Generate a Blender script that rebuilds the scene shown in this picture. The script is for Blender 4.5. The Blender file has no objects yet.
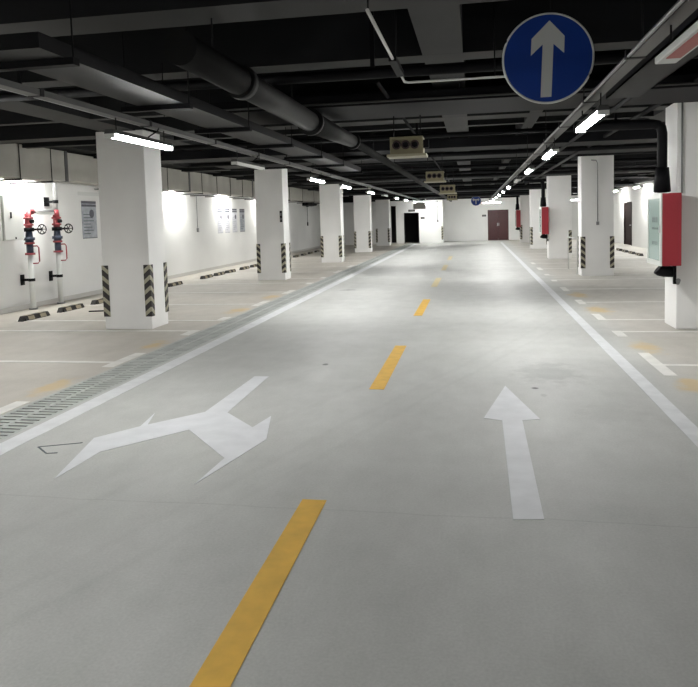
import bpy, bmesh, math, random
from mathutils import Vector, Matrix
random.seed(7)
S = bpy.context.scene
COL = S.collection
PI = math.pi

# ------------------------------------------------------------------ materials
def mat(name, color, rough=0.6, metal=0.0, noise=0.0, scale=4.0, emis=None, strength=0.0, bump=0.0, spec=0.5):
    m = bpy.data.materials.new(name); m.use_nodes = True
    nt = m.node_tree; b = nt.nodes['Principled BSDF']
    b.inputs['Base Color'].default_value = (*color, 1)
    b.inputs['Roughness'].default_value = rough
    b.inputs['Metallic'].default_value = metal
    b.inputs['Specular IOR Level'].default_value = spec
    if emis:
        b.inputs['Emission Color'].default_value = (*emis, 1)
        b.inputs['Emission Strength'].default_value = strength
    if noise or bump:
        tc = nt.nodes.new('ShaderNodeTexCoord'); n = nt.nodes.new('ShaderNodeTexNoise')
        n.inputs['Scale'].default_value = scale; n.inputs['Detail'].default_value = 5
        nt.links.new(tc.outputs['Object'], n.inputs['Vector'])
        if noise:
            mr = nt.nodes.new('ShaderNodeMapRange')
            mr.inputs['From Min'].default_value = .3; mr.inputs['From Max'].default_value = .7
            mr.inputs['To Min'].default_value = 1-noise; mr.inputs['To Max'].default_value = 1+noise
            nt.links.new(n.outputs['Fac'], mr.inputs['Value'])
            mx = nt.nodes.new('ShaderNodeVectorMath'); mx.operation = 'SCALE'
            mx.inputs[0].default_value = color
            nt.links.new(mr.outputs['Result'], mx.inputs['Scale'])
            nt.links.new(mx.outputs[0], b.inputs['Base Color'])
        if bump:
            bp = nt.nodes.new('ShaderNodeBump'); bp.inputs['Strength'].default_value = bump
            bp.inputs['Distance'].default_value = .01
            nt.links.new(n.outputs['Fac'], bp.inputs['Height']); nt.links.new(bp.outputs[0], b.inputs['Normal'])
    return m

M = {}
M['wall'] = mat('wall_paint', (.78,.78,.765), .75, noise=.05, scale=.6)
M['column'] = mat('column_paint', (.80,.795,.78), .7, noise=.05, scale=1.2)
M['slab'] = mat('ceiling_dark_paint', (.003,.0035,.0045), .9, noise=.25, scale=.8)
M['soffit'] = mat('soffit_concrete', (.032,.032,.031), .85, noise=.12, scale=2)
M['black'] = mat('black_pipe_paint', (.004,.004,.005), .6, spec=.12)
M['dark'] = mat('dark_metal', (.007,.007,.008), .55, noise=.2, spec=.15)
M['pipe'] = mat('dark_wrapped_pipe', (.0075,.0075,.0075), .6, noise=.3, scale=5, spec=.2)
M['duct'] = mat('galvanised_duct', (.028,.028,.027), .6, noise=.08, scale=3)
M['wallduct'] = mat('pale_duct_panel', (.36,.35,.31), .6, noise=.08, scale=2)
M['tray'] = mat('grey_tray_metal', (.06,.06,.059), .45, metal=.2)
M['whitemetal'] = mat('white_enamel', (.66,.67,.65), .4)
M['conduit'] = mat('grey_conduit', (.22,.22,.22), .45, metal=.3)
M['steel'] = mat('pipe_steel', (.45,.45,.45), .4, metal=.4)
M['white_pipe'] = mat('white_small_pipe', (.6,.6,.58), .5)
M['diff'] = mat('lit_diffuser', (.9,.9,.9), .4, emis=(1,1,.98), strength=150)
M['diff_wall'] = mat('lit_wall_lamp', (.9,.9,.9), .4, emis=(1,1,.96), strength=290)
M['diff_far'] = mat('lit_diffuser_far', (.9,.9,.9), .4, emis=(1,1,.98), strength=210)
M['diff_near'] = mat('lit_diffuser_near', (.9,.9,.9), .4, emis=(1,1,.98), strength=42)
M['diff_added'] = mat('lit_added_lamp', (.9,.9,.9), .4, emis=(1,1,.98), strength=115)  # glow of the added, unseen lamps around the near bays
M['diff_off'] = mat('unlit_diffuser', (.62,.62,.60), .35)
M['red'] = mat('red_enamel', (.27,.016,.026), .4)
M['redpipe'] = mat('red_pipe_paint', (.30,.05,.06), .45)
M['glass'] = mat('greenish_cabinet_glass', (.28,.37,.34), .12)
M['cabframe'] = mat('cabinet_frame_aluminium', (.62,.63,.6), .35, metal=.1)
M['print'] = mat('dark_print', (.08,.10,.11), .6)
M['blue'] = mat('sign_blue', (.010,.046,.27), .3)
M['signwhite'] = mat('sign_white', (.55,.56,.55), .35)
M['linewhite'] = mat('white_road_paint', (.66,.67,.68), .6, noise=.08, scale=6)
M['arrowwhite'] = mat('arrow_road_paint', (.68,.69,.71), .6, noise=.07, scale=5)
M['stallwhite'] = mat('worn_stall_paint', (.72,.71,.675), .65, noise=.10, scale=5)
M['yellowline'] = mat('yellow_road_paint', (.72,.42,.045), .6, noise=.10, scale=8)
M['yellowworn'] = mat('worn_yellow_paint', (.56,.47,.26), .6, noise=.1, scale=8)
M['grate'] = mat('grate_resin', (.42,.44,.42), .6, noise=.15, scale=4)
M['rubber'] = mat('black_rubber', (.022,.020,.018), .7, noise=.2)
M['stopmark'] = mat('wheel_stop_marking', (.33,.29,.20), .6)
M['poster'] = mat('poster_paper', (.36,.38,.42), .55, noise=.25, scale=6)
M['posterlight'] = mat('pale_poster_paper', (.62,.62,.66), .55, noise=.12, scale=7)
M['posterhead'] = mat('poster_heading', (.07,.07,.09), .55)
M['door_red'] = mat('maroon_door_paint', (.065,.018,.020), .45, noise=.1)
M['door_dark'] = mat('dark_brown_door', (.020,.010,.009), .75, spec=.12)
M['void'] = mat('unlit_corridor', (.012,.012,.012), .9)  # near-black colour paints in the darkness of the doorway
M['valve'] = mat('blue_grey_valve', (.035,.048,.08), .4)
M['fan'] = mat('yellowed_fan_housing', (.17,.15,.085), .55, noise=.15)
M['fanlip'] = mat('fan_tray', (.26,.24,.16), .5)
M['nozzle'] = mat('fan_nozzle', (.03,.012,.012), .5)
M['box_white'] = mat('white_electrical_box', (.72,.73,.70), .35)
M['redlabel'] = mat('red_sticker', (.42,.10,.09), .5)
M['curb'] = mat('skirting_concrete', (.58,.57,.54), .7)

def chevron():
    m = mat('chevron_guard', (0,0,0), .55); nt = m.node_tree; b = nt.nodes['Principled BSDF']
    tc = nt.nodes.new('ShaderNodeTexCoord'); sp = nt.nodes.new('ShaderNodeSeparateXYZ')
    nt.links.new(tc.outputs['Object'], sp.inputs[0])
    def mth(op, a, c):
        n = nt.nodes.new('ShaderNodeMath'); n.operation = op
        for i, v in enumerate((a, c)):
            if v is None: continue
            if isinstance(v, (int, float)): n.inputs[i].default_value = v
            else: nt.links.new(v, n.inputs[i])
        return n.outputs[0]
    ax = mth('ABSOLUTE', sp.outputs[0], None); ay = mth('ABSOLUTE', sp.outputs[1], None)
    s = mth('ADD', sp.outputs[2], mth('MULTIPLY', mth('ADD', ax, ay), .85))
    f = mth('FRACT', mth('DIVIDE', s, .172), None)
    g = mth('GREATER_THAN', f, .57)
    mx = nt.nodes.new('ShaderNodeMix'); mx.data_type = 'RGBA'
    nt.links.new(g, mx.inputs[0]); mx.inputs[6].default_value = (.018,.014,.013,1); mx.inputs[7].default_value = (.34,.32,.235,1)
    nt.links.new(mx.outputs[2], b.inputs['Base Color'])
    return m
M['chevron'] = chevron()

def floor_mat():
    m = bpy.data.materials.new('painted_concrete_floor'); m.use_nodes = True
    nt = m.node_tree; b = nt.nodes['Principled BSDF']; L = nt.links.new
    tc = nt.nodes.new('ShaderNodeTexCoord'); sp = nt.nodes.new('ShaderNodeSeparateXYZ'); L(tc.outputs['Object'], sp.inputs[0])
    def noise(sc, det=5, xs=1, ys=1, rough=.55):
        mp = nt.nodes.new('ShaderNodeMapping'); mp.inputs['Scale'].default_value = (xs, ys, 1); L(tc.outputs['Object'], mp.inputs[0])
        n = nt.nodes.new('ShaderNodeTexNoise'); n.inputs['Scale'].default_value = sc; n.inputs['Detail'].default_value = det
        n.inputs['Roughness'].default_value = rough; L(mp.outputs[0], n.inputs['Vector']); return n.outputs['Fac']
    def mr(v, a, c, d, e, smooth=False):
        n = nt.nodes.new('ShaderNodeMapRange'); n.inputs[1].default_value=a; n.inputs[2].default_value=c; n.inputs[3].default_value=d; n.inputs[4].default_value=e
        if smooth: n.interpolation_type = 'SMOOTHSTEP'
        L(v, n.inputs[0]); return n.outputs[0]
    def mth(op, a, c=None):
        n = nt.nodes.new('ShaderNodeMath'); n.operation = op
        for i, v in enumerate((a, c)):
            if v is None: continue
            if isinstance(v, (int, float)): n.inputs[i].default_value = v
            else: L(v, n.inputs[i])
        return n.outputs[0]
    def mix(f, a, c):
        n = nt.nodes.new('ShaderNodeMix'); n.data_type = 'RGBA'
        L(f, n.inputs[0])
        for i, v in ((6, a), (7, c)):
            if isinstance(v, tuple): n.inputs[i].default_value = (*v, 1)
            else: L(v, n.inputs[i])
        return n.outputs[2]
    x, y = sp.outputs[0], sp.outputs[1]
    lane = (.47,.475,.455); bay = (.50,.468,.415)
    left = mr(x, -4.3, -4.25, 1, 0); right = mr(x, 1.75, 2.3, 0, .75)
    col = mix(mth('MAXIMUM', left, right), lane, bay)
    n1 = mr(noise(.5, 8, 1, 1, .65), .3, .7, .93, 1.07); n2 = mr(noise(4, 8, 1, .6, .7), .3, .7, .93, 1.06)
    n3 = mr(noise(70, 3), .3, .7, .93, 1.07)
    streak = mr(noise(1.4, 6, 1, .10, .6), .35, .7, 1.03, .94)
    k = mth('MULTIPLY', mth('MULTIPLY', n1, n2), mth('MULTIPLY', n3, streak))
    # broad worn patches on the lane
    dark = mr(noise(.35, 3, .6, 1), .52, .66, 0, 1, True)
    k = mth('MULTIPLY', k, mr(dark, 0, 1, 1, .93))
    # small scuffs and specks
    sc = mr(noise(9, 4, 1, 1, .7), .70, .76, 1, .80, True)
    k = mth('MULTIPLY', k, sc)
    wb = mr(noise(5, 6, 1, 1, .7), .3, .7, -.6, .6)
    for (cx, cy, rx, ry, amt) in ((.75, 7.7, .34, .55, .80), (1.15, 6.1, .3, .30, .9), (-3.0, 16.5, .22, .18, .6), (-1.75, 8.0, .03, .05, .35), (.56, 6.98, .035, .03, .2), (.62, 6.70, .03, .05, .8)):
        dx = mth('DIVIDE', mth('SUBTRACT', x, cx), rx); dy = mth('DIVIDE', mth('SUBTRACT', y, cy), ry)
        d = mth('ADD', mth('SQRT', mth('ADD', mth('MULTIPLY', dx, dx), mth('MULTIPLY', dy, dy))), wb)
        k = mth('MULTIPLY', k, mr(d, .4, 1.3, amt, 1, True))
    # hairline joint across the lane
    jl = mr(mth('ABSOLUTE', mth('SUBTRACT', y, mth('ADD', 3.93, mth('MULTIPLY', mr(noise(1.5,3), 0, 1, -.05, .05), 1.0)))), .003, .009, .88, 1)
    k = mth('MULTIPLY', k, jl)
    # diagonal tyre tracks at the near left
    dg = mth('ADD', mth('MULTIPLY', x, .93), mth('MULTIPLY', y, -.36))
    for (o_, w_) in ((-3.03,.05), (-2.78,.04), (-3.6,.06)):
        t_ = mr(mth('ABSOLUTE', mth('SUBTRACT', dg, mth('ADD', o_, mr(noise(.8,3), 0, 1, -.08, .08)))), w_*.3, w_, .965, 1, True)
        k = mth('MULTIPLY', k, t_)
    vm = nt.nodes.new('ShaderNodeVectorMath'); vm.operation = 'SCALE'; L(col, vm.inputs[0]); L(k, vm.inputs['Scale'])
    c = vm.outputs[0]
    # faded yellow bay numbers, worn down to blotches
    wob = noise(3.5, 4)
    for (cx, cy, rx, ry) in ((-4.46, 6.75, .16, .50), (-4.46, 9.20, .16, .45), (2.08, 7.20, .17, .38), (2.08, 9.15, .19, .42), (2.10, 12.7, .26, .50), (2.1, 15.0, .22, .5), (-4.5, 12.9, .2, .5), (-4.5, 15.2, .2, .5)):
        dx = mth('DIVIDE', mth('SUBTRACT', x, cx), rx); dy = mth('DIVIDE', mth('SUBTRACT', y, cy), ry)
        d = mth('ADD', mth('SQRT', mth('ADD', mth('MULTIPLY', dx, dx), mth('MULTIPLY', dy, dy))), mr(wob, .3, .7, -.45, .45))
        c = mix(mr(d, .3, 1.15, .55, 0, True), c, (.62,.42,.12))
    L(c, b.inputs['Base Color'])
    L(mr(noise(2.2, 5), .3, .7, .50, .66), b.inputs['Roughness'])
    bp = nt.nodes.new('ShaderNodeBump'); bp.inputs['Strength'].default_value = .12; bp.inputs['Distance'].default_value = .004
    L(noise(14, 4), bp.inputs['Height']); L(bp.outputs[0], b.inputs['Normal'])
    return m
M['floor'] = floor_mat()

# ------------------------------------------------------------------ builders
class MB:
    def __init__(s): s.bm = bmesh.new()
    def box(s, x0, x1, y0, y1, z0, z1, mi=0, bottom=None):
        v = [s.bm.verts.new(p) for p in ((x0,y0,z0),(x1,y0,z0),(x1,y1,z0),(x0,y1,z0),(x0,y0,z1),(x1,y0,z1),(x1,y1,z1),(x0,y1,z1))]
        for i, q in enumerate(((3,2,1,0),(4,5,6,7),(0,1,5,4),(1,2,6,5),(2,3,7,6),(3,0,4,7))):
            f = s.bm.faces.new([v[j] for j in q]); f.material_index = mi
            if i == 0 and bottom is not None: f.material_index = bottom
        return s
    def cyl(s, p0, p1, r, seg=16, r2=None):
        p0, p1 = Vector(p0), Vector(p1); d = p1-p0; r2 = r if r2 is None else r2
        q = d.to_track_quat('Z', 'Y').to_matrix()
        A = []; B = []
        for i in range(seg):
            a = 2*PI*i/seg; o = q @ Vector((math.cos(a), math.sin(a), 0))
            A.append(s.bm.verts.new(p0+o*r)); B.append(s.bm.verts.new(p1+o*r2))
        for i in range(seg):
            j = (i+1) % seg; f = s.bm.faces.new((A[i], A[j], B[j], B[i])); f.smooth = True
        s.bm.faces.new(A[::-1]); s.bm.faces.new(B)
        return s
    def path(s, pts, r, seg=10, closed=False):
        pts = [Vector(p) for p in pts]; n = len(pts); rings = []
        for i, p in enumerate(pts):
            if closed: t = pts[(i+1) % n]-pts[i-1]
            else: t = pts[min(i+1, n-1)]-pts[max(i-1, 0)]
            t.normalize()
            u = Vector((0,0,1)) if abs(t.z) < .9 else Vector((1,0,0))
            a = t.cross(u).normalized(); b = t.cross(a).normalized()
            rings.append([s.bm.verts.new(p+a*math.cos(2*PI*k/seg)*r+b*math.sin(2*PI*k/seg)*r) for k in range(seg)])
        m = n if closed else n-1
        for i in range(m):
            A, B = rings[i], rings[(i+1) % n]
            for k in range(seg):
                l = (k+1) % seg; f = s.bm.faces.new((A[k], A[l], B[l], B[k])); f.smooth = True
        if not closed: s.bm.faces.new(rings[0]); s.bm.faces.new(rings[-1])
        return s
    def prism(s, poly, axis, a, b):
        """extrude a 2-D outline along axis ('y': outline in xz, 'z': in xy, 'x': in yz)"""
        def P(u, w, t): return {'y': (u, t, w), 'z': (u, w, t), 'x': (t, u, w)}[axis]
        A = [s.bm.verts.new(P(u, w, a)) for u, w in poly]; B = [s.bm.verts.new(P(u, w, b)) for u, w in poly]
        n = len(poly)
        for i in range(n):
            j = (i+1) % n; s.bm.faces.new((A[i], A[j], B[j], B[i]))
        s.bm.faces.new(A[::-1]); s.bm.faces.new(B)
        return s
    def build(s, name, m, parent=None, loc=None, bevel=0, label=None):
        bmesh.ops.recalc_face_normals(s.bm, faces=s.bm.faces)
        me = bpy.data.meshes.new(name); s.bm.to_mesh(me); s.bm.free()
        for x in (m if isinstance(m, (list, tuple)) else [m]): me.materials.append(M[x])
        o = bpy.data.objects.new(name, me); COL.objects.link(o)
        if parent: o.parent = parent
        if loc: o.location = loc
        if bevel:
            bv = o.modifiers.new('bevel', 'BEVEL'); bv.width = bevel; bv.segments = 2; bv.limit_method = 'ANGLE'
        if label: o['label'] = label
        return o

def tag(o, label, cat, group=None, kind=None):
    o['label'] = label; o['category'] = cat
    if group: o['group'] = group
    if kind: o['kind'] = kind
    return o
def thing(name, label, cat, loc=(0,0,0), rz=0, group=None):
    o = bpy.data.objects.new(name, None); COL.objects.link(o); o.location = loc; o.rotation_euler = (0,0,rz)
    o.empty_display_size = .1
    return tag(o, label, cat, group)
def dup(root, loc, label, rz=None):
    def cp(o, parent):
        c = o.copy(); COL.objects.link(c); c.parent = parent
        for ch in list(kids.get(o.name, [])): cp(ch, c)
        return c
    kids = {}
    for o in bpy.data.objects:
        if o.parent: kids.setdefault(o.parent.name, []).append(o)
    r = cp(root, None); r.location = loc; r['label'] = label
    if rz is not None: r.rotation_euler = (0,0,rz)
    return r
ORD = ['nearest','second','third','fourth','fifth','sixth','seventh','eighth','ninth','tenth','eleventh','twelfth','thirteenth','fourteenth','fifteenth','sixteenth','seventeenth','eighteenth']
def setting(o, label, cat): return tag(o, label, cat, kind='structure')

# ------------------------------------------------------------------ the setting
XL, XR, YB, YF = -9.3, 7.6, -8.0, 48.0
ZC = 3.75
GX0, GX1 = -4.27, -3.77
# floor: slabs with a drain trench along the left edge of the lane
fb = MB()
fb.box(XL-.3, GX0, YB-.3, YF+4, -.3, 0).box(GX1, XR+.3, YB-.3, YF+4, -.3, 0)
fb.box(GX0, GX1, YB-.3, YF+4, -.3, -.16).box(GX0, GX1, 44.0, YF+4, -.16, 0)
floor = setting(fb.build('floor', 'floor'), 'pale grey concrete floor of the parking garage', 'floor')

def paint(name, m, polys, label, top=.0035):
    b = MB()
    for p in polys: b.prism(p, 'z', .0008, top)
    return b.build(name, m, floor, label=label)
def rect(x0, x1, y0, y1): return [(x0,y0),(x1,y0),(x1,y1),(x0,y1)]
paint('lane_line', 'linewhite', [rect(-3.72,-3.53,YB,44)], 'long white line beside the drain grate')
paint('lane_line', 'linewhite', [rect(1.55,1.69,YB,44)], 'long white line on the right of the lane')
for i, (a, c) in enumerate(((-2.2,.4),(1.5,4.06),(6.83,9.22),(12.06,14.45),(17.05,19.5),(22.3,24.7),(27.5,30))):
    paint('centre_dash', 'yellowline' if i < 4 else 'yellowworn', [rect(-1.055,-.905,a,c)], 'yellow centre dash')
paint('straight_arrow', 'arrowwhite', [[(.28,7.05),(.055,5.90),(.205,5.84),(.19,3.91),(.36,3.93),(.368,5.86),(.515,5.90)]], 'white arrow pointing straight up the right lane')
paint('turn_arrow', 'arrowwhite', [[(-2.82,4.21),(-3.03,5.09),(-2.80,5.43),(-2.86,5.83),(-2.76,5.48),(-2.41,5.90),(-2.40,7.33),(-2.24,7.33),(-2.20,5.90),(-1.83,5.48),(-1.77,5.82),(-1.62,5.18),(-1.82,4.22),(-1.80,4.73),(-2.34,5.37),(-2.80,4.77)]], 'white two-headed arrow on the left lane')
paint('scuff_mark', 'print', [[(-3.36,4.835),(-3.06,4.965),(-3.06,4.975),(-3.36,4.845)],[(-3.36,4.835),(-3.20,4.70),(-3.195,4.71),(-3.35,4.845)],[(-3.20,4.70),(-3.12,4.72),(-3.12,4.73),(-3.20,4.71)]], 'thin dark scuff beside the turn arrow')
# parking bays, left: cross lines and the T heads at the lane edge
for y in (3.3,5.65,8.0,10.42,11.55,13.85,16.2,18.5,19.9,22.3,24.7,27.0,28.4,30.8,33.2,35.6,38,40.4,42.8):
    paint('bay_line', 'stallwhite', [rect(-8.3,-4.30,y-.05,y+.05)], 'faded white bay line left of the grate')
for (a, c) in ((2.8,3.9),(5.0,6.12),(7.72,8.6),(10.0,10.48),(11.5,11.95),(13.5,14.4),(15.8,16.6),(18.1,18.55),(19.85,20.3),(21.8,22.8),(24.3,25.2)):
    paint('bay_line', 'stallwhite', [rect(-4.45,-4.30,a,c)], 'faded white T head of a bay line at the grate', .0048)
for y in (3.4,5.75,8.12,10.37,11.53,13.8,16.2,18.5,19.9,22.3,24.7,27.0,28.4,30.8,33.2,35.6,38,40.4):
    paint('bay_line', 'stallwhite', [rect(2.0,6.3,y-.045,y+.045)], 'faded white bay line on the right')
for (a, c) in ((5.2,6.2),(7.58,8.81),(9.94,10.44),(11.45,12.2),(13.5,14.2),(15.8,16.6),(18.1,18.55),(19.85,20.3),(21.8,22.8),(24.3,25.2)):
    paint('bay_line', 'stallwhite', [rect(1.90,2.03,a,c)], 'faded white T head of a bay line on the right', .0048)

# drain grate over the trench
dg = thing('drain_grate', 'long grey slotted drain grate along the left edge of the lane', 'drain grate', (-4.02, 18, 0))
g = MB()
for (a, c) in ((-.25,-.215),(-.02,.02),(.215,.25)): g.box(a, c, -26, 26, -.03, .001)
g.build('grate_rail', 'grate', dg)
g = MB(); y = -26.0
while y < 26:
    g.box(-.215, -.02, y, y+.052, -.03, 0).box(.02, .215, y, y+.052, -.03, 0); y += .088
g.build('grating', 'grate', dg)

# ceiling: dark slab, concrete beams whose undersides were left pale
cb = MB(); cb.box(XL-.3, XR+.3, YB-.3, YF+4, ZC, ZC+.25)
ceiling = setting(cb.build('ceiling', 'slab'), 'dark painted concrete ceiling slab', 'ceiling')
b = MB()
def beam(x0, x1, y0, y1, z=3.2): b.box(x0, x1, y0, y1, z, ZC+.02, 0, 1)
for (a, c) in ((-4.0,-3.6),(.6,1.0),(4.78,5.2),(6.72,7.03),(9.27,9.42),(10.97,11.42),(12.08,12.25),(14.6,14.78),(16.4,16.6),(19.4,19.8),(21.9,22.1),(24.2,24.4),(27.4,27.8),(31,31.25),(35.2,35.6),(39,39.25),(43,43.4)):
    b = MB(); beam(XL, XR, a, c); b.build('cross_beam', ['slab','soffit'], ceiling)
for (x0, x1, a, c) in ((-.45,-.08,YB,46),(.84,1.02,7.2,46),(2.85,3.35,YB,46),(-5.85,-5.3,YB,46)):
    b = MB(); beam(x0, x1, a, c, 3.2008); b.build('long_beam', ['slab','soffit'], ceiling)
b = MB(); b.box(XL, -8.05, YB, 45.5, 3.3, ZC+.02)
b.build('beam', 'slab', ceiling, label='dark deep beam along the left wall')

# walls
setting(MB().box(XL-.3, XL, YB-.3, 45.5, 0, ZC).build('wall_left', 'wall'), 'long white painted wall on the left', 'wall')
w = MB(); DY0, DY1 = 36.4, 38.2
w.box(XR, XR+.3, YB-.3, DY0, 0, ZC).box(XR, XR+.3, DY1, YF, 0, ZC).box(XR, XR+.3, DY0, DY1, 2.15, ZC)
setting(w.build('wall_right', 'wall'), 'white painted wall on the right side', 'wall')
setting(MB().box(XL-.3, XR+.3, YB-.3, YB, 0, ZC).build('wall_back', 'wall'), 'white wall behind the camera', 'wall')
w = MB(); YL = 45.5
w.box(XL-.3, -5.32, YL, YL+.3, 0, ZC).box(-5.32, -4.97, YL, YL+.3, 2.44, ZC).box(-4.97, -4.44, YL, YL+.3, 0, ZC)
w.box(-4.44, -3.49, YL, YL+.3, 1.98, ZC).box(-3.49, -1.97, YL, YL+.3, 0, ZC).box(-2.27, -1.97, YL+.3, YF, 0, ZC)
setting(w.build('wall_far_left', 'wall'), 'white far wall with the black doorway', 'wall')
w = MB(); w.box(-1.97, .9, YF, YF+.3, 0, ZC).box(.9, 2.25, YF, YF+.3, 2.02, ZC).box(2.25, XR+.3, YF, YF+.3, 0, ZC)
setting(w.build('wall_far', 'wall'), 'white far wall with the maroon double door', 'wall')
#setting(MB().box(-5.34,-3.3,YL+.3,YL+.32,0,2.6).box(-5.6,-5.58,YL+.3,YL+2.5,0,2.6).box(-3.2,-3.18,YL+.3,YL+2.5,0,2.6).box(-5.6,-3.18,YL+2.5,YL+2.52,0,2.6).build('wall_corridor', 'void'), 'black unlit space inside the far doorway', 'wall') if False else None
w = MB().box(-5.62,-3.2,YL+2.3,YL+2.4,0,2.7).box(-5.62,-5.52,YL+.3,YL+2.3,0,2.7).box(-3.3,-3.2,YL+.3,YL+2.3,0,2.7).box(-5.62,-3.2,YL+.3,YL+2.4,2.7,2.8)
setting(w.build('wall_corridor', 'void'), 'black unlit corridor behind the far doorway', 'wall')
# skirting
setting(MB().box(XL, XL+.02, YB, 45.5, 0, .10).build('baseboard_left', 'curb'), 'thin grey skirting strip along the left wall', 'baseboard')
# doors
d = thing('door_1', 'maroon closed double door in the far wall', 'door', (1.575, YF, 0)); d['kind'] = 'structure'
MB().box(-.675,-.62,-.02,.12,0,2.02).box(.62,.675,-.02,.12,0,2.02).box(-.62,.62,-.02,.12,1.97,2.02).build('door_frame', 'door_red', d)
MB().box(-.62,-.005,.03,.08,.01,1.97).build('door_leaf', 'door_red', d, bevel=.004)
MB().box(.005,.62,.03,.08,.01,1.97).build('door_leaf', 'door_red', d, bevel=.004)
MB().box(-.06,-.03,-.01,.03,.95,1.15).box(.03,.06,-.01,.03,.95,1.15).build('door_handle', 'steel', d)
d = thing('door_2', 'dark brown door in the right wall near the wheel stops', 'door', (XR, 37.3, 0)); d['kind'] = 'structure'
MB().box(-.02,.1,-.9,-.84,0,2.15).box(-.02,.1,.84,.9,0,2.15).box(-.02,.1,-.84,.84,2.09,2.15).build('door_frame', 'door_dark', d)
MB().box(.03,.08,-.84,.84,.01,2.09).build('door_leaf', 'door_dark', d)
MB().cyl((.03,-.7,1.0),(-.04,-.7,1.0),.02).cyl((-.04,-.7,1.0),(-.04,-.55,1.0),.015).build('door_handle', 'steel', d)
d = thing('door_3', 'black doorway frame in the far left wall', 'door', (-3.965, YL, 0)); d['kind'] = 'structure'
MB().box(-.475,-.445,-.02,.2,0,1.98).box(.445,.475,-.02,.2,0,1.98).box(-.445,.445,-.02,.2,1.94,1.98).build('door_frame', 'void', d)

# corner guards + columns -------------------------------------------------
def guard(name, parent, x, y, sx, sy, h=.84, z=.21):
    """L of rubber wrapping a corner; (sx,sy) point from the corner into the column"""
    t, l = .012, .10
    p = [(-sx*t,-sy*t),(sx*l,-sy*t),(sx*l,0),(0,0),(0,sy*l),(-sx*t,sy*l)]
    o = MB().prism(p, 'z', 0, h).build(name, 'chevron', parent, (x, y, z), label='black and yellow chevron strip')
    return o
CW, CD = .82, .62
def column(loc, label, group):
    t = thing('column', label, 'column', loc, 0, group)
    MB().box(0, CW, 0, CD, 0, 3.21).build('shaft', 'column', t, bevel=.012)
    for (x, y, sx, sy) in ((0,0,1,1),(CW,0,-1,1),(0,CD,1,-1),(CW,CD,-1,-1)): guard('corner_guard', t, x, y, sx, sy)
    return t
CY = [10.6, 19.5, 27.2, 35.0, 42.8]
LX = [-5.99, -6.17, -5.97, -5.95, -5.92]
c0 = column((LX[0], CY[0], 0), 'large white column with chevron corner guards, nearest of the left row', 'white columns left of the lane')
names = ['second','third','fourth','farthest']
for i in range(1, 5):
    dup(c0, (LX[i], CY[i], 0), 'white column with chevron corner guards, %s of the row left of the lane' % names[i-1])
r0 = column((2.81, CY[0], 0), 'white column at the right edge carrying the large red fire cabinet', 'white columns right of the lane')
# the near right column has no guards showing
for o in [o for o in bpy.data.objects if o.parent == r0 and o.name.startswith('corner_guard')]:
    if True: bpy.data.objects.remove(o)
cr = column((2.80, CY[1], 0), 'white column with two chevron guards and a grey conduit down its front', 'white columns right of the lane')
for i, lb in ((2,'white column right of the lane carrying the middle red fire cabinet'),(3,'white column right of the lane between the middle and far red cabinets'),(4,'white column right of the lane carrying the farthest, smallest red cabinet')):
    c = dup(cr, ((0,0,2.73,2.68,2.70)[i], CY[i], 0), lb)
    if i == 2:
        for o in [o for o in bpy.data.objects if o.parent == c and o.name.startswith('corner_guard') and o.location.x < .1]: bpy.data.objects.remove(o)
# far corner strip on the protruding wall
e = tag(MB().prism([(-.012-.012+.012,-.012),(-.10,-.012),(-.10,0),(0,0),(0,.1),(.012,.1),(.012,-.012)], 'z', 0, .84).build('corner_guard', 'chevron', None, (-1.97, YL, .21)), 'black and yellow chevron strip on the far wall corner beside the black doorway', 'corner guard')

# ------------------------------------------------------------------ lamps
def tube_light(label, cat, group, dm='diff', wires=True, arm=None):
    t = thing('tube_light', label, cat, (0,0,0), 0, group)
    b = MB(); b.prism([(-.042,.03),(-.034,.065),(.034,.065),(.042,.03)], 'y', -.57, .57); b.build('housing', 'tray', t)
    pts = [(-.038,.03)]+[(.038*math.cos(PI+a*PI/8), .028+.030*math.sin(PI+a*PI/8)) for a in range(1,8)]+[(.038,.03)]
    MB().prism(pts, 'y', -.545, .545).build('diffuser', dm, t)
    for s in (-1, 1):
        MB().box(-.04,.04, -.57 if s<0 else .546, -.546 if s<0 else .57, -.004, .03).build('end_cap', 'whitemetal', t)
    if wires:
        for s in (-.45, .45):
            MB().cyl((0,s,.065),(0,s,.17),.005,8).build('hanger', 'dark', t)
        MB().path([(0,.1,.065),(.03,.14,.10),(.05,.2,.13),(.05,.24,.165)],.006,8).build('cord', 'black', t)
    elif arm == 'wall_left':
        for s in (-.4, .4): MB().box(-.30,.01,s-.012,s+.012,.06,.085).build('wall_bracket', 'dark', t)
    elif arm == 'wall_right':
        for s in (-.4, .4): MB().box(-.01,.40,s-.012,s+.012,.06,.085).build('wall_bracket', 'dark', t)
    elif arm == 'rod':
        for s in (-.4, .4): MB().cyl((0,s,.06),(0,s,1.15),.006,6).build('hanger', 'dark', t)
    return t
ZT = 2.40
right_y = [(5.95,1),(9.0,1),(12.3,1),(15.75,0),(19.3,1),(22.9,1),(26.4,1),(30.0,1),(33.8,1),(38,1)]
left_y = [(5.82,1),(8.8,0),(12.75,1),(15.75,1),(19.6,1),(22.9,0),(26.3,1),(29.8,1),(34.3,1)]
gR, gL = 'tube lights under the right tray', 'tube lights under the left tray'
pr_ = tube_light('x', 'ceiling light', gR); po = tube_light('x', 'ceiling light', gR, 'diff_off')
pg = tube_light('x', 'ceiling light', gR, 'diff_wall'); pf = tube_light('x', 'ceiling light', gR, 'diff_far'); pn = tube_light('x', 'ceiling light', gR, 'diff_near')
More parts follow.
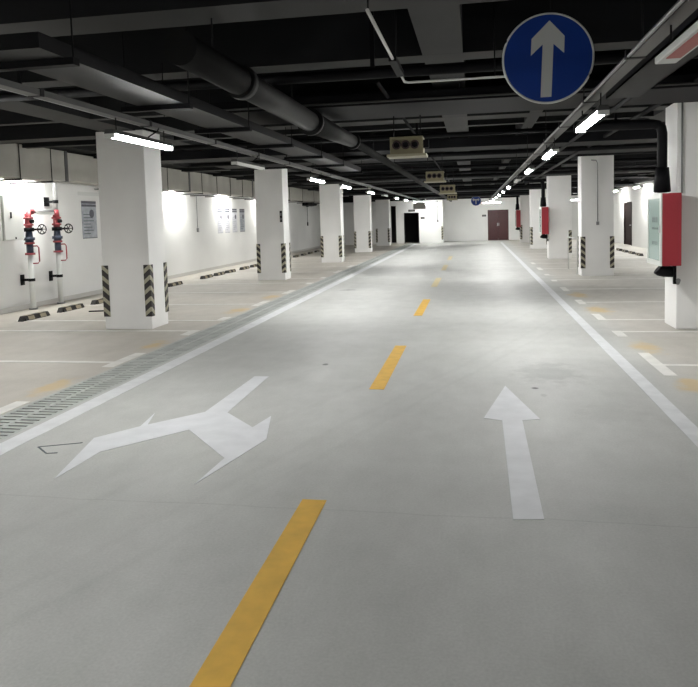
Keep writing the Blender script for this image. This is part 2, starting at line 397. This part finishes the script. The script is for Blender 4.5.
def place_row(rows, X, side, g, extra=()):
    for i, (y, on) in enumerate(rows):
        src = po if not on else (pn if y < 7 and X > 0 else (pr_ if y < 7 else pf))
        lb = ('glowing tube light' if on else 'unlit tube light')+' under the %s ceiling tray, %s from the camera' % (side, ORD[i])
        o = dup(src, (X, y, ZT), lb); o['group'] = g
    for y in extra:
        o = dup(pr_, (X, y, ZT), 'glowing tube light under the %s tray, behind the camera at %s metres' % (side, str(abs(y)))); o['group'] = g
place_row(right_y, .93, 'right', gR)
place_row(left_y, -2.85, 'left', gL)
for X, y, s in ((-2.85, 1.2, 'left'), (-2.85,-3.2,'left'), (.93,-2.2,'right')):
    o = dup(pr_, (X, y, ZT), 'added glowing tube light on the %s tray above or behind the viewer, %s one' % (s, 'overhead' if y > 0 else 'rear')); o['group'] = gL if s == 'left' else gR  # unseen tray lamps, added to light the foreground and near columns
# crosswise lamps at the far end
for (x, y, z, lb) in ((1.08,44.6,2.43,'glowing tube light hung crosswise above the maroon door'), (-2.72,44.2,2.46,'glowing tube light hung crosswise right of the black doorway'), (5.7,43.0,2.42,'glowing tube light seen between two right-hand columns')):
    o = dup(pg, (x, y, z), lb, PI/2 if y > 42 else 0); o['group'] = 'tube lights at the far end'
# lamps by the left wall, tucked behind the duct; lamps by the right wall
pw = tube_light('x', 'wall light', 'lamps behind the left wall duct', 'diff_wall', False, 'wall_left')
pv = tube_light('x', 'wall light', 'lamps by the right wall', 'diff_wall', False, 'wall_right')
q = tube_light('x', 'wall light', 'lamps by the right wall', 'diff_added', False, 'wall_right')
pc = tube_light('x', 'ceiling light', 'added lamps over the nearest bays', 'diff_added', False, 'rod')
pb = tube_light('x', 'wall light', 'lamps behind the left wall duct', 'diff_added', False, 'wall_left')
for y in (13.2, 20.9, 25.3, 29.8, 8.6, 4.2, .2):
    dup(pw if y > 10 else pb, (-9.0, y, 2.72), 'tube light behind the left wall duct, %s' % {13.2:'nearest',20.9:'second',25.3:'third',29.8:'fourth',8.6:'added just outside the left edge',4.2:'added outside the view, middle',.2:'added outside the view, closest to the viewer'}[y])  # the three nearer the viewer are added, unseen, to light the left bays
for i, y in enumerate((33.4, 38.2, 28.6, 22.5, 17.0, 11.5, 6.0)):
    o = dup(pv if y > 20 else q, (7.2, y, 2.72), 'glowing tube light high beside the right wall, %s' % ['left of the fire cabinet','farthest one','behind the fire cabinet','beside the fourth bay','added opposite the second column','added outside the view beside the near column','added outside the view and nearest'][i]); o['group'] = 'lamps by the right wall'  # the three nearest the viewer are added, unseen, to light the right bays
pu = tube_light('x', 'wall light', 'lamps behind the left wall duct', 'diff_off', False, 'wall_left')
for X, y, s_ in ((-6.4,7.2,'left'),(-6.4,2.6,'left'),(5.0,12.7,'right'),(5.0,5.6,'right'),(5.0,1.2,'right')):
    o = dup(pc, (X, y, 2.44), 'added glowing tube light over the %s bays outside the view, %s' % (s_, 'farthest one' if y > 12 else ('middle one' if y > 5 else 'closest one'))); o['group'] = 'added lamps over the nearest bays'  # unseen lamps added to brighten the near columns and bays
ou = dup(pu, (-9.0, 16.9, 2.50), 'unlit pale tube light above the notice on the left wall')
ou['group'] = 'lamps behind the left wall duct'; ou['category'] = 'wall light'
for o in (pr_, po, pw, pb, pv, q, pc, pf, pn, pu, pg):
    for c in [c for c in bpy.data.objects if c.parent == o]: bpy.data.objects.remove(c)
    bpy.data.objects.remove(o)

# trays the lights hang from
def tray(X, y0, y1, label):
    t = thing('cable_tray', label, 'cable tray', (X, y0, 2.57)); n = y1-y0
    MB().box(-.04,-.036,0,n,0,.04).box(.036,.04,0,n,0,.04).box(-.036,.036,0,n,0,.004).build('channel', 'tray', t)
    MB().cyl((-.052,0,.008),(-.052,n,.008),.009,8).build('conduit', 'steel', t)
    y = 1.0
    while y < n:
        MB().cyl((0,y,0),(0,y,.63),.005,6).build('hanger_rod', 'dark', t); y += 3.2
    y = .6
    while y < min(n, 22):
        MB().box(-.066,.045,y,y+.04,-.004,.045).build('joint_clip', 'dark', t); y += 1.6
    return t
tray(-2.85, -7.5, 44, 'narrow grey cable tray carrying the left row of tube lights')
tray(.93, -7.5, 44, 'narrow grey cable tray carrying the right row of tube lights')
t = thing('lamp_box', 'unlit white lamp box with a red label at the top right edge', 'ceiling light', (.93, 3.32, 2.41))
MB().box(-.05,.05,-.40,.40,0,.035).build('housing', 'whitemetal', t, bevel=.006)
MB().box(-.032,.032,-.24,.26,-.003,0).build('label_panel', 'redlabel', t, label='faded red label')
for y in (-.3,.3): MB().cyl((0,y,.035),(0,y,.16),.005,8).build('hanger', 'dark', t)

# wide dark tray right of the right-hand light row
t = thing('wide_cable_tray', 'wide dark tray beside the right light row near the camera', 'cable tray', (1.22, 0, 2.63))
MB().box(-.13,.13,-6,6.2,0,.01).box(-.13,-.12,-6,6.2,0,.08).box(.12,.13,-6,6.2,0,.08).build('channel', 'dark', t)
for y in (-4,-1,2,5):
    for x in (-.11,.11): MB().cyl((x,y,.01),(x,y,1.12),.006,6).build('hanger_rod', 'black', t)

# ------------------------------------------------------------------ ducts and pipes
t = thing('ventilation_duct', 'flat rectangular galvanised duct under the ceiling at upper left', 'duct', (-2.63, 2.9, 2.72))
MB().box(-.21,.21,.82,12.4,0,.09,1,0).build('duct_body', ['duct','dark'], t)  # shade painted in: sides and top coloured dark, lit underside paler
for y in (1.1,2.87,4.5,6.32,8.2,10.1,12.3):
    h = MB().box(-.36,.27,y-.035,y+.035,-.045,-.002).build('trapeze_bar', 'black', t)
    for x in (-.33,.25): MB().cyl((x,y,-.04),(x,y,1.03),.006,6).build('hanger_rod', 'black', h)
# duct along left wall
t = thing('wall_duct', 'pale rectangular duct running along the top of the left wall', 'duct', (-8.55, 2, 2.64))
MB().box(-.22,.22,0,11.5,0,.62).box(-.22,.22,11.5,42,.02,.6).build('duct_body', 'wallduct', t)
for y in (11.45,17.9,24): MB().box(-.235,.235,y,y+.1,-.01,.63).build('flange', 'tray', t)
for y in (1.4,3.8,6.2,8.3,9.95,10.95,14.2,16.4,18.9,20.2,21.5,22.8,24.4,25.8,27.5,29.5,32,34.5,37):
    h = MB().box(-.70,.25,y-.03,y+.03,-.05,-.017).build('trapeze_bar', 'black', t)
    MB().cyl((.238,y,-.04),(.238,y,.66),.009,6).build('hanger_rod', 'dark', h)
# round pipe with flanges
t = thing('wall_duct', 'grey duct high along the right wall above its tube lights', 'duct', (7.12, 21, 2.86))
MB().box(-.28,.28,0,24,0,.28).build('duct_body', 'tray', t)
for y in (.5,6.5,12.5,18.5,23.5): MB().cyl((0,y,.28),(0,y,.89),.008,6).build('hanger_rod', 'black', t)
t = thing('round_duct', 'thick dark round pipe with flanges running down the ceiling left of centre', 'pipe', (-1.88, 4.45, 2.85))
MB().cyl((0,0,0),(0,3.75,0),.115,24).build('pipe_section', 'pipe', t)
MB().cyl((0,3.75,0),(.13,5.9,-.01),.135,24,.09).build('pipe_reducer', 'pipe', t)
MB().cyl((.13,5.9,-.01),(.50,39.5,-.22),.065,16).build('pipe_section', 'pipe', t)
MB().cyl((0,1.15,0),(0,1.27,0),.14,24).build('flange', 'pipe', t)
MB().cyl((0,3.70,0),(0,3.78,0),.158,24).build('flange', 'pipe', t)
MB().cyl((.13,5.86,-.01),(.13,5.93,-.01),.12,24).build('flange', 'pipe', t)
for y in (.6,2.9): MB().cyl((0,y,.11),(0,y,.91),.007,6).build('hanger_rod', 'black', t)
for y in (8,11,15,19,24,27,31,35): MB().cyl((.13+(y-6)*.011,y,0),(.13+(y-6)*.011,y,.91),.007,6).build('hanger_rod', 'black', t)

# cross pipes
spr = []
for i, (y, z, r) in enumerate(((6.55,3.03,.05),(11.7,3.02,.04),(15.4,3.02,.05),(18.2,3.12,.05),(20.6,3.1,.05),(23.3,3.1,.05),(25.4,3.1,.05),(28.8,3.0,.06),(32.5,2.9,.07),(36.3,2.88,.07),(40.0,2.86,.07))):
    t = thing('cross_pipe', 'thin black pipe crossing under the ceiling, %s from the camera' % ORD[i], 'pipe', (0, y, z), 0, 'black pipes crossing the ceiling')
    MB().cyl((-6.4,0,0),(7.2,0,0),r,12).build('pipe_run', 'black', t)
    for x in (-6.2,-4.5,-.9,2.2,5.0): MB().box(x-.02,x+.02,-.01,.01,r*.6,ZC-z).build('hanger_rod', 'black', t)
tag(MB().cyl((-3.5,8.05,3.02),(7,8.05,3.02),.012,8).build('thin_conduit', 'duct'), 'thin grey conduit crossing the ceiling just before the first flat duct', 'pipe')
# flat dark cross ducts
for i, (a, c, z0, z1, x0, x1) in enumerate(((8.15,9.3,3.0,3.13,-3.6,6.8),(13.5,14.3,2.98,3.15,-6.4,7.0),(16.9,17.9,3.10,3.195,-6.4,7.0),(25.9,27.0,3.06,3.19,-6.4,7.2),(33.4,34.5,2.84,3.08,-6.4,7.2),(41.0,42.3,2.78,3.05,-6.4,7.2),(44.0,45.0,2.74,3.1,-9.1,7.2))):
    t = thing('cross_duct', 'wide flat black duct crossing the ceiling, %s from the camera' % ORD[i], 'duct', ((x0+x1)/2, a, z0), 0, 'flat dark ducts crossing the ceiling')
    h = (x1-x0)/2
    MB().box(-h,h,0,c-a,0,z1-z0).build('duct_body', 'black', t)
    for x in (-h+.5,-h/3,h/3,h-.5): MB().cyl((x,.02,z1-z0-.01),(x,.02,ZC-z0),.008,6).build('hanger_rod', 'dark', t)
# long small pipes
for (x, z, r, y0, lb) in ((1.75,2.98,.03,-6,'thin dark pipe running along the lane above the right edge line'), (2.35,3.06,.035,-6,'thin dark pipe running along the lane beside the right column row'), (-.95,3.08,.02,7.2,'thin dark pipe running along the middle of the ceiling past the fans')):
    tag(MB().cyl((x,y0,z),(x,44,z),r,10).build('long_pipe', 'dark'), lb, 'pipe')
# small white conduit
t = thing('white_conduit', 'thin white conduit running along then turning right under the ceiling', 'pipe', (-.6, 4.2, 2.92))
MB().path([(0,0,0),(0,1.32,0)],.012,8).build('pipe_run', 'white_pipe', t)
MB().path([(0,1.9,-.0),(0,2.26,0),(.03,2.3,0),(1.45,2.3,0)],.011,8).build('pipe_run', 'white_pipe', t)
MB().box(-.03,.03,1.30,1.92,-.02,.02).build('joint_sleeve', 'black', t)
for (x,y,z) in ((0,.03,.83),(0,1.6,.83),(.8,2.3,.83)): MB().cyl((x,y,0),(x,y,z),.006,8).build('hanger_rod', 'black', t)

# fan units
def fan(loc, s, label):
    t = thing('nozzle_fan', label, 'fan', loc, 0, 'ceiling fan units above the lane')
    MB().box(-.21*s,.21*s,0,.30*s,.03*s,.25*s).build('housing', 'fan', t, bevel=.006)
    MB().box(-.25*s,.25*s,-.03*s,.33*s,0,.03*s).build('drip_tray', 'fanlip', t)
    for k in (-1,0,1):
        x = k*.115*s-.01
        b = MB(); n = 20; z = .145*s
        b.path([(x+.048*s*math.cos(2*PI*i/n),-.012*s,z+.048*s*math.sin(2*PI*i/n)) for i in range(n)],.010*s,8,True)
        nz = b.build('nozzle', 'nozzle', t)
        MB().cyl((x,.004,z),(x,-.006*s,z),.046*s,20).build('nozzle_mouth', 'black', nz)
    for x in (-.17,.17): MB().cyl((x*s,.15*s,.25*s),(x*s,.15*s,(3.0 if loc[1]<10 else ZC)-loc[2]),.008,6).build('hanger_rod', 'black', t)
    MB().box(.18*s,.28*s,.02,.10,.10*s,.20*s).build('junction_box', 'black', t)
    return t
fan((-.83,9.0,2.47),1.0,'yellowish ceiling fan unit with three round nozzles, nearest to the camera')
fan((-.80,15.0,2.42),.9,'yellowish ceiling fan unit with three nozzles, second along the lane')
fan((-.72,20.0,2.32),1.0,'yellowish ceiling fan unit with three nozzles, third along the lane')
fan((-.95,32.0,2.40),1.0,'small dark fan unit farthest along the lane ceiling')

# ------------------------------------------------------------------ hanging signs
def disc(b, y0, y1, r, n=64): return b.cyl((0,y0,0),(0,y1,0),r,n)
t = thing('direction_sign', 'round blue sign with a white straight-ahead arrow hanging from the ceiling, upper right', 'sign', (.505, 5.0, 2.74))
disc(MB(), -.006, .006, .288).build('sign_face', 'blue', t)
n = 64
MB().path([(.294*math.cos(2*PI*i/n),0,.294*math.sin(2*PI*i/n)) for i in range(n)],.0085,8,True).build('rim', 'signwhite', t)
k = .00124
pts = [(340,133),(418,220),(415,310),(360,258),(347,540),(290,540),(303,258),(240,315),(245,225)]
MB().prism([((u-330)*k,(333-v)*k) for u, v in pts], 'y', -.0085, -.0055).build('arrow', 'signwhite', t, label='white upward arrow')
MB().cyl((.02,0,.29),(.02,0,1.01),.003,6).build('hanging_wire', 'dark', t)
t = thing('direction_sign', 'small far round blue sign with a white forked arrow above the lane end', 'sign', (.13, 43.5, 2.57))
disc(MB(), -.01, .01, .285).build('sign_face', 'blue', t)
MB().path([(.29*math.cos(2*PI*i/48),0,.29*math.sin(2*PI*i/48)) for i in range(48)],.01,6,True).build('rim', 'signwhite', t)
MB().prism([(-.03,-.2),(.03,-.2),(.03,.03),(.12,.03),(.12,-.04),(.22,.07),(.12,.17),(.12,.10),(-.12,.10),(-.12,.17),(-.22,.07),(-.12,-.04),(-.12,.03),(-.03,.03)], 'y', -.016, -.009).build('arrow', 'signwhite', t, label='white two-way arrow')
MB().cyl((0,0,.29),(0,0,1.18),.005,6).build('hanging_wire', 'dark', t)

# ------------------------------------------------------------------ fire cabinets on the right
def cabinet(loc, label):
    t = thing('fire_cabinet', label, 'fire cabinet', loc, 0, 'red fire cabinets on the right columns')
    MB().box(-.25,0,0,.76,0,1.0).build('cabinet_body', 'red', t, bevel=.006)
    d = MB().box(-.272,-.2515,.0,.055,0,1.0).box(-.272,-.2515,.705,.76,0,1.0).box(-.272,-.2515,.055,.705,0,.07).box(-.272,-.2515,.055,.705,.93,1.0).build('door', 'cabframe', t, label='pale framed glass door')
    MB().box(-.262,-.254,.055,.705,.07,.93).build('glass_pane', 'glass', d)
    # two lines of lettering on the glass
    b = MB()
    for (zz, hh, ys) in ((.60,.075,(.22,.33,.44)), (.50,.03,(.2,.27,.34,.41,.48)), (.285,.045,(.22,.30,.38,.46))):
        for y in ys:
            w_ = hh*.8
            b.box(-.2645,-.262,y,y+w_*.22,zz,zz+hh).box(-.2645,-.262,y+w_*.78,y+w_,zz,zz+hh).box(-.2645,-.262,y+w_*.22,y+w_*.78,zz+hh*.42,zz+hh*.58).box(-.2645,-.262,y+w_*.22,y+w_*.78,zz+hh*.86,zz+hh)
    b.build('lettering', 'print', d)
    MB().box(-.285,-.272,.02,.04,.46,.56).build('door_handle', 'steel', d)
    return t
def firepipe(loc, label, x0):
    t = thing('fire_pipe', label, 'pipe', loc, 0, 'black fire pipes dropping to the cabinets')
    H_ = 2.92-loc[2]
    MB().path([(x0,0,H_),(-.14,0,H_),(-.06,0,H_-.02),(-.015,0,H_-.06),(0,0,H_-.14),(0,0,.005)],.068,16).build('pipe_run', 'black', t)
    MB().cyl((0,0,.02),(0,0,.36),.115,18,.09).cyl((0,0,.01),(0,0,.07),.10,18).build('coupling', 'black', t)
    return t
def valve(loc, label):
    t = thing('hose_valve', label, 'valve', loc, 0, 'black valves under the fire cabinets')
    MB().path([(-.19,.1,-.05),(-.16,.1,-.075),(-.10,.1,-.09),(.03,.1,-.095)],.078,16).build('valve_body', 'black', t, bevel=.008)
    MB().cyl((-.08,.1,-.06),(-.08,.1,.006),.05,14).build('neck', 'black', t)
    MB().box(.0,.035,0,.05,-.26,.005).build('bracket', 'black', t)
    MB().cyl((.06,-.01,-.20),(.06,.04,-.25),.03,12).build('pipe_end', 'conduit', t)
    return t
CX = 2.786
cabs = [(10.26,'large red fire cabinet with a pale glass door on the near right column'),(27.0,'middle red fire cabinet on the third right column'),(42.5,'smallest, farthest red fire cabinet on the last right column')]
for i, (y, lb) in enumerate(cabs):
    if i == 0: c = cabinet((CX, y, .93), lb)
    else:
        CX = (0,2.716,2.686)[i]; dup(c, (CX, y, .93), lb)
    w_ = ['near','middle','far'][i]
    firepipe((CX-.15, y+.42, 1.94), 'black fire pipe dropping from the ceiling into the %s red cabinet' % w_, -1.2 if i==0 else -.7)
    valve((CX-.06, y+.15, .925), 'black hose valve under the %s red fire cabinet' % w_)
    if i:
        pass

# conduits on columns
def conduit(pts, r, label, box_at=None, m='conduit', boxm='conduit', box=(.07,.05,.09)):
    t = thing('wall_conduit', label, 'conduit', pts[-1])
    o = Vector(pts[-1])
    MB().path([Vector(p)-o for p in pts], r, 8).build('pipe_run', m, t)
    if box_at is not None:
        bx, by, bz = box; q = Vector(box_at)-o
        MB().box(q.x-bx/2,q.x+bx/2,q.y-by/2,q.y+by/2,q.z-bz/2,q.z+bz/2).build('switch_box', boxm, t, bevel=.004)
    return t
conduit([(3.05,19.47,3.06),(3.17,19.47,3.05),(3.21,19.47,2.98),(3.21,19.47,1.45)], .014, 'grey conduit with a small switch box down the front of the second right column', (3.21,19.472,1.40))
conduit([(2.87,10.575,3.2),(2.87,10.575,1.93)], .012, 'thin dark conduit down the near right column above the red cabinet')
conduit([(XL+.03,22.75,2.6),(XL+.03,22.75,1.50)], .013, 'thin grey conduit and switch box on the left wall before the four notices', (XL+.035,22.75,1.46), box=(.05,.10,.14))
conduit([(XL+.03,38.9,2.5),(XL+.03,38.9,1.55)], .015, 'thin conduit and switch box under the black wall speaker', (XL+.035,38.9,1.48), m='conduit', boxm='dark', box=(.05,.12,.2))
conduit([(-2.3,YL-.03,2.7),(-2.3,YL-.03,1.45)], .02, 'thin conduit with a switch box on the far wall beside its corner strip', (-2.3,YL-.035,1.4), box=(.12,.05,.14))
t = thing('wall_speaker', 'black box speaker high on the left wall beyond the second column', 'speaker', (XL+.02, 38.9, 2.48))
MB().prism([(0,0),(.30,.03),(.36,.12),(.26,.17),(0,.17)], 'y', -1.1, 1.1).build('speaker_box', 'black', t)
MB().box(-.0,.04,-.25,.25,-.04,.2).build('mount', 'dark', t)
# side railing between right columns
t = thing('pipe_rail', 'thin pale pipe rail between the second and third right columns', 'rail', (2.78, 21.2, 0))
MB().path([(0,-1.05,.02),(0,-1.05,.94),(0,-1.02,.97),(0,.78,.97),(0,.82,.94),(0,.82,.02)],.016,8).build('top_rail', 'white_pipe', t)
MB().cyl((0,-1.05,0),(0,-1.05,.03),.04,10).build('base', 'white_pipe', t)

# ------------------------------------------------------------------ left wall equipment
for (y0, y1, z0, z1, lb) in ((12.46, 13.08, 1.46,2.36,'white electrical cabinet on the left wall beside the red fire risers'), (11.30, 12.40, 1.46,2.36,'white electrical cabinet cut off by the left edge of the view')):
    t = thing('electrical_cabinet', lb, 'electrical cabinet', (XL, (y0+y1)/2, z0), 0, 'white electrical cabinets on the left wall')
    h = (y1-y0)/2
    MB().box(.002,.20,-h,h,0,z1-z0).build('cabinet_body', 'box_white', t, bevel=.005)
    dd = MB().box(.201,.215,-h+.01,h-.01,.01,z1-z0-.01).build('door', 'box_white', t, bevel=.004)
    MB().box(.215,.225,h-.42,h-.38,.44,.56).build('latch', 'dark', dd)
    MB().box(.215,.219,h-.30,h-.26,.02,.06).build('name_plate', 'dark', dd)

def riser(Y, label, top):
    t = thing('fire_riser', label, 'fire riser', (XL+.235, Y, 0), 0, 'fire risers on the left wall')
    MB().cyl((0,0,0),(0,0,1.16),.057,16).build('lower_pipe', 'whitemetal', t)
    MB().cyl((0,0,0),(0,0,.03),.09,16).build('base_collar', 'conduit', t)
    for z in (.62,):
        br = MB().box(-.22,-.205,-.06,.06,z-.11,z+.11).build('bracket', 'black', t)
        MB().box(-.205,.0,-.02,.02,z-.025,z+.025).cyl((0,0,z-.03),(0,0,z+.03),.068,16).build('clamp', 'black', br)
    # drain loop, lower valve
    MB().path([(.05,.0,.96),(.13,.06,.96),(.15,.08,1.0),(.15,.08,1.28),(.13,.06,1.32),(.05,0,1.32)],.014,8).build('bypass_loop', 'redpipe', t)
    for z in (1.14,1.36): MB().cyl((0,0,z),(0,0,z+.04),.10,18).build('flange', 'redpipe', t)
    v = MB().cyl((0,0,1.18),(0,0,1.36),.07,16).build('lower_valve', 'valve', t)
    MB().cyl((0,0,1.40),(0,0,1.62),.085,18,.065).cyl((0,0,1.44),(0,0,1.50),.11,18).build('valve_body', 'valve', t)
    MB().cyl((0,0,1.62),(0,0,1.70),.105,18).build('flange', 'black', t)
    MB().cyl((0,0,1.66),(.02,.42,1.66),.022,10).build('wheel_stem', 'black', t)
    n = 20
    w = MB().path([(.02+.10*math.cos(2*PI*i/n),.42,1.66+.10*math.sin(2*PI*i/n)) for i in range(n)],.012,8,True)
    for a in (0,1,2): w.cyl((.02+.1*math.cos(a*PI/3),.42,1.66+.1*math.sin(a*PI/3)),(.02-.1*math.cos(a*PI/3),.42,1.66-.1*math.sin(a*PI/3)),.008,6)
    w.build('handwheel', 'black', t)
    MB().cyl((0,0,1.70),(0,0,1.92),.07,16).cyl((0,0,1.74),(0,0,1.78),.1,16).cyl((0,0,1.88),(0,0,1.92),.1,16).build('red_fitting', 'redpipe', t)
    MB().cyl((.06,-.01,1.83),(.12,-.02,1.83),.04,12).build('gauge', 'black', t)
    if top:
        MB().cyl((0,0,1.92),(0,0,2.08),.075,16,.055).build('red_reducer', 'redpipe', t)
        MB().cyl((0,0,2.08),(0,0,3.27),.05,16).build('upper_pipe', 'steel', t)
        br = MB().box(-.22,-.205,-.09,.09,2.16,2.36).build('bracket', 'black', t)
        MB().box(-.205,.0,-.02,.02,2.23,2.28).cyl((0,0,2.22),(0,0,2.29),.062,16).build('clamp', 'black', br)
    else:
        MB().path([(0,0,1.88),(0,0,1.97),(0,.06,2.03),(0,.14,2.04)],.07,14).build('red_elbow', 'redpipe', t)
        MB().cyl((0,.14,2.04),(0,.88,2.04),.045,14).build('cross_pipe', 'conduit', t)
        MB().box(.04,.06,.22,.84,1.97,2.03).build('label_strip', 'whitemetal', t)
    return t
riser(13.20, 'fire riser with red elbow and blue valve next to the white electrical cabinet', False)
riser(14.20, 'fire riser with red fitting, blue valve and handwheel rising to the duct', True)

def poster(y0, y1, z0, z1, label, light, group='printed notices on the left wall'):
    t = thing('wall_notice', label, 'poster', (XL, (y0+y1)/2, z0), 0, group); h = (y1-y0)/2; H_ = z1-z0
    MB().box(.001,.008,-h,h,0,H_).build('sheet', 'posterlight' if light else 'poster', t)
    b = MB().box(.008,.010,-h,h,H_*.93,H_).box(.008,.010,-h,h,H_*.85,H_*.91)
    b.build('heading', 'posterhead', t)
    b = MB()
    for i in range(7):
        z = H_*(.12+.085*i); b.box(.008,.0095,-h*.8,h*(.1+.6*((i*37)%10)/10),z,z+H_*.02)
    b.box(.008,.0095,-h,h,0,H_*.02)
    b.build('print_lines', 'print' if not light else 'poster', t)
    MB().cyl((.008,h*.35,H_*.66),(.0095,h*.35,H_*.66),h*.32,16).build('picture', 'posterhead', t)
    return t
poster(15.62,16.28,1.40,2.31,'grey printed notice with dark heading left of the near left column',False)
for i, (a, c, light) in enumerate(((24.75,25.28,True),(25.52,26.05,True),(26.35,26.9,True),(27.25,27.85,False))):
    poster(a, c, 1.30, 2.22, ['first and palest','second','third','last and darkest'][i]+' of the four printed notices in a row on the left wall', light)
t = tag(MB().box(XL+.001,XL+.012,15.5,17.3,2.44,2.53).build('name_board', 'whitemetal'), 'thin white strip board above the grey notice on the left wall', 'sign')

# small far signs
for (x, y, z, w_, h_, lb) in ((-3.95,YL-.02,2.11,.42,.13,'small black exit sign above the black doorway'), (-3.25,YL-.02,1.62,.26,.13,'small dark plate right of the black doorway'), (.66,YF-.02,1.66,.26,.12,'small dark plate left of the maroon door')):
    t = thing('wall_sign', lb, 'sign', (x, y, z)); MB().box(-w_/2,w_/2,0,.018,-h_/2,h_/2).build('plate', 'black', t); MB().box(-w_*.35,w_*.35,-.003,0,-h_*.2,h_*.2).build('print', 'conduit', t)
t = thing('column_plate', 'small dark striped plate on the second left column', 'sign', (-5.42, 19.497, 1.66))
MB().box(-.035,.035,-.012,0,0,.32).build('plate', 'black', t)
MB().box(-.02,.02,-.015,-.012,.05,.12).box(-.02,.02,-.015,-.012,.18,.26).build('print', 'conduit', t)
t = thing('hanging_panel', 'grey hanging panel near the far ceiling beside the black doorway', 'sign', (-3.25, 43.0, 2.16))
MB().box(-.38,.38,0,.05,0,.38).build('panel', 'wallduct', t)
MB().box(-.40,-.36,-.01,.06,0,.6).box(.36,.39,0,.05,.38,.6).build('bracket', 'whitemetal', t)

# ------------------------------------------------------------------ wheel stops
def wheel_stop():
    t = thing('wheel_stop', 'x', 'wheel stop', (0,0,0), 0, 'wheel stops')
    MB().prism([(-.075,0),(.075,0),(.045,.09),(-.045,.09)], 'y', -.36, .36).prism([(-.36,0),(-.36,.088),(-.43,.0)], 'x', -.05, .05).prism([(.36,0),(.36,.088),(.43,.0)], 'x', -.05, .05).build('stop_body', 'rubber', t)
    for (a, c) in ((-.27,-.09),(.09,.27)):
        MB().prism([(.0755,.012),(.079,.012),(.052,.078),(.0485,.078)], 'y', a, c).prism([(-.04,.0905),(.04,.0905),(.04,.094),(-.04,.094)], 'y', a, c).build('marking', 'stopmark', t)
    return t
ws = wheel_stop()
LY = [11.88,13.10,14.35,16.9,18.2,20.55,21.65,22.7,24.2,25.37,27.0,30.2,31.65,33.2,34.6,36.1]
for i, y in enumerate(LY):
    o = dup(ws, (-8.15, y, 0), 'black wheel stop with tan markings by the left wall, %s from the camera' % ORD[i]); o['group'] = 'wheel stops along the left wall'
for i, y in enumerate((25.6,28.3,29.6,30.9,32.1)):
    o = dup(ws, (6.18, y, 0), 'black wheel stop by the right wall, %s from the camera' % ORD[i], PI); o['group'] = 'wheel stops along the right wall'
for c in [c for c in bpy.data.objects if c.parent == ws]: bpy.data.objects.remove(c)
bpy.data.objects.remove(ws)
t = tag(MB().cyl((-7.55,12.75,.014),(-6.7,12.95,.014),.013,8).build('metal_rod', 'dark'), 'thin dark rod lying on the floor near the first wheel stops', 'rod')

# ------------------------------------------------------------------ world, camera
w = bpy.data.worlds.new('world'); S.world = w; w.use_nodes = True
w.node_tree.nodes['Background'].inputs[0].default_value = (.9,.95,1,1)
w.node_tree.nodes['Background'].inputs[1].default_value = .02

F, PX, PY, ROLL, VPx, VPy, HC = 704., 349., 270., .028, 474., 215.3, 1.7
d = Vector((VPx-PX, -(VPy-PY), -F)).normalized()
tt = Vector((1, ROLL, 0)); u = tt.cross(d); u = u if u.y > 0 else -u; u.normalize(); r = d.cross(u)
cam = bpy.data.cameras.new('camera'); co = bpy.data.objects.new('camera', cam); COL.objects.link(co)
R3 = Matrix((r, d, u))
co.matrix_world = Matrix.Translation((0,0,HC)) @ R3.to_4x4()
cam.sensor_fit = 'HORIZONTAL'; cam.sensor_width = 36; cam.lens = F*36/698
cam.shift_x = (349-PX)/698; cam.shift_y = (PY-343.5)/698
cam.clip_start = .05; cam.clip_end = 200
S.camera = co
S.view_settings.view_transform = 'Standard'; S.view_settings.look = 'None'; S.view_settings.gamma = 1; S.view_settings.exposure = 0.12
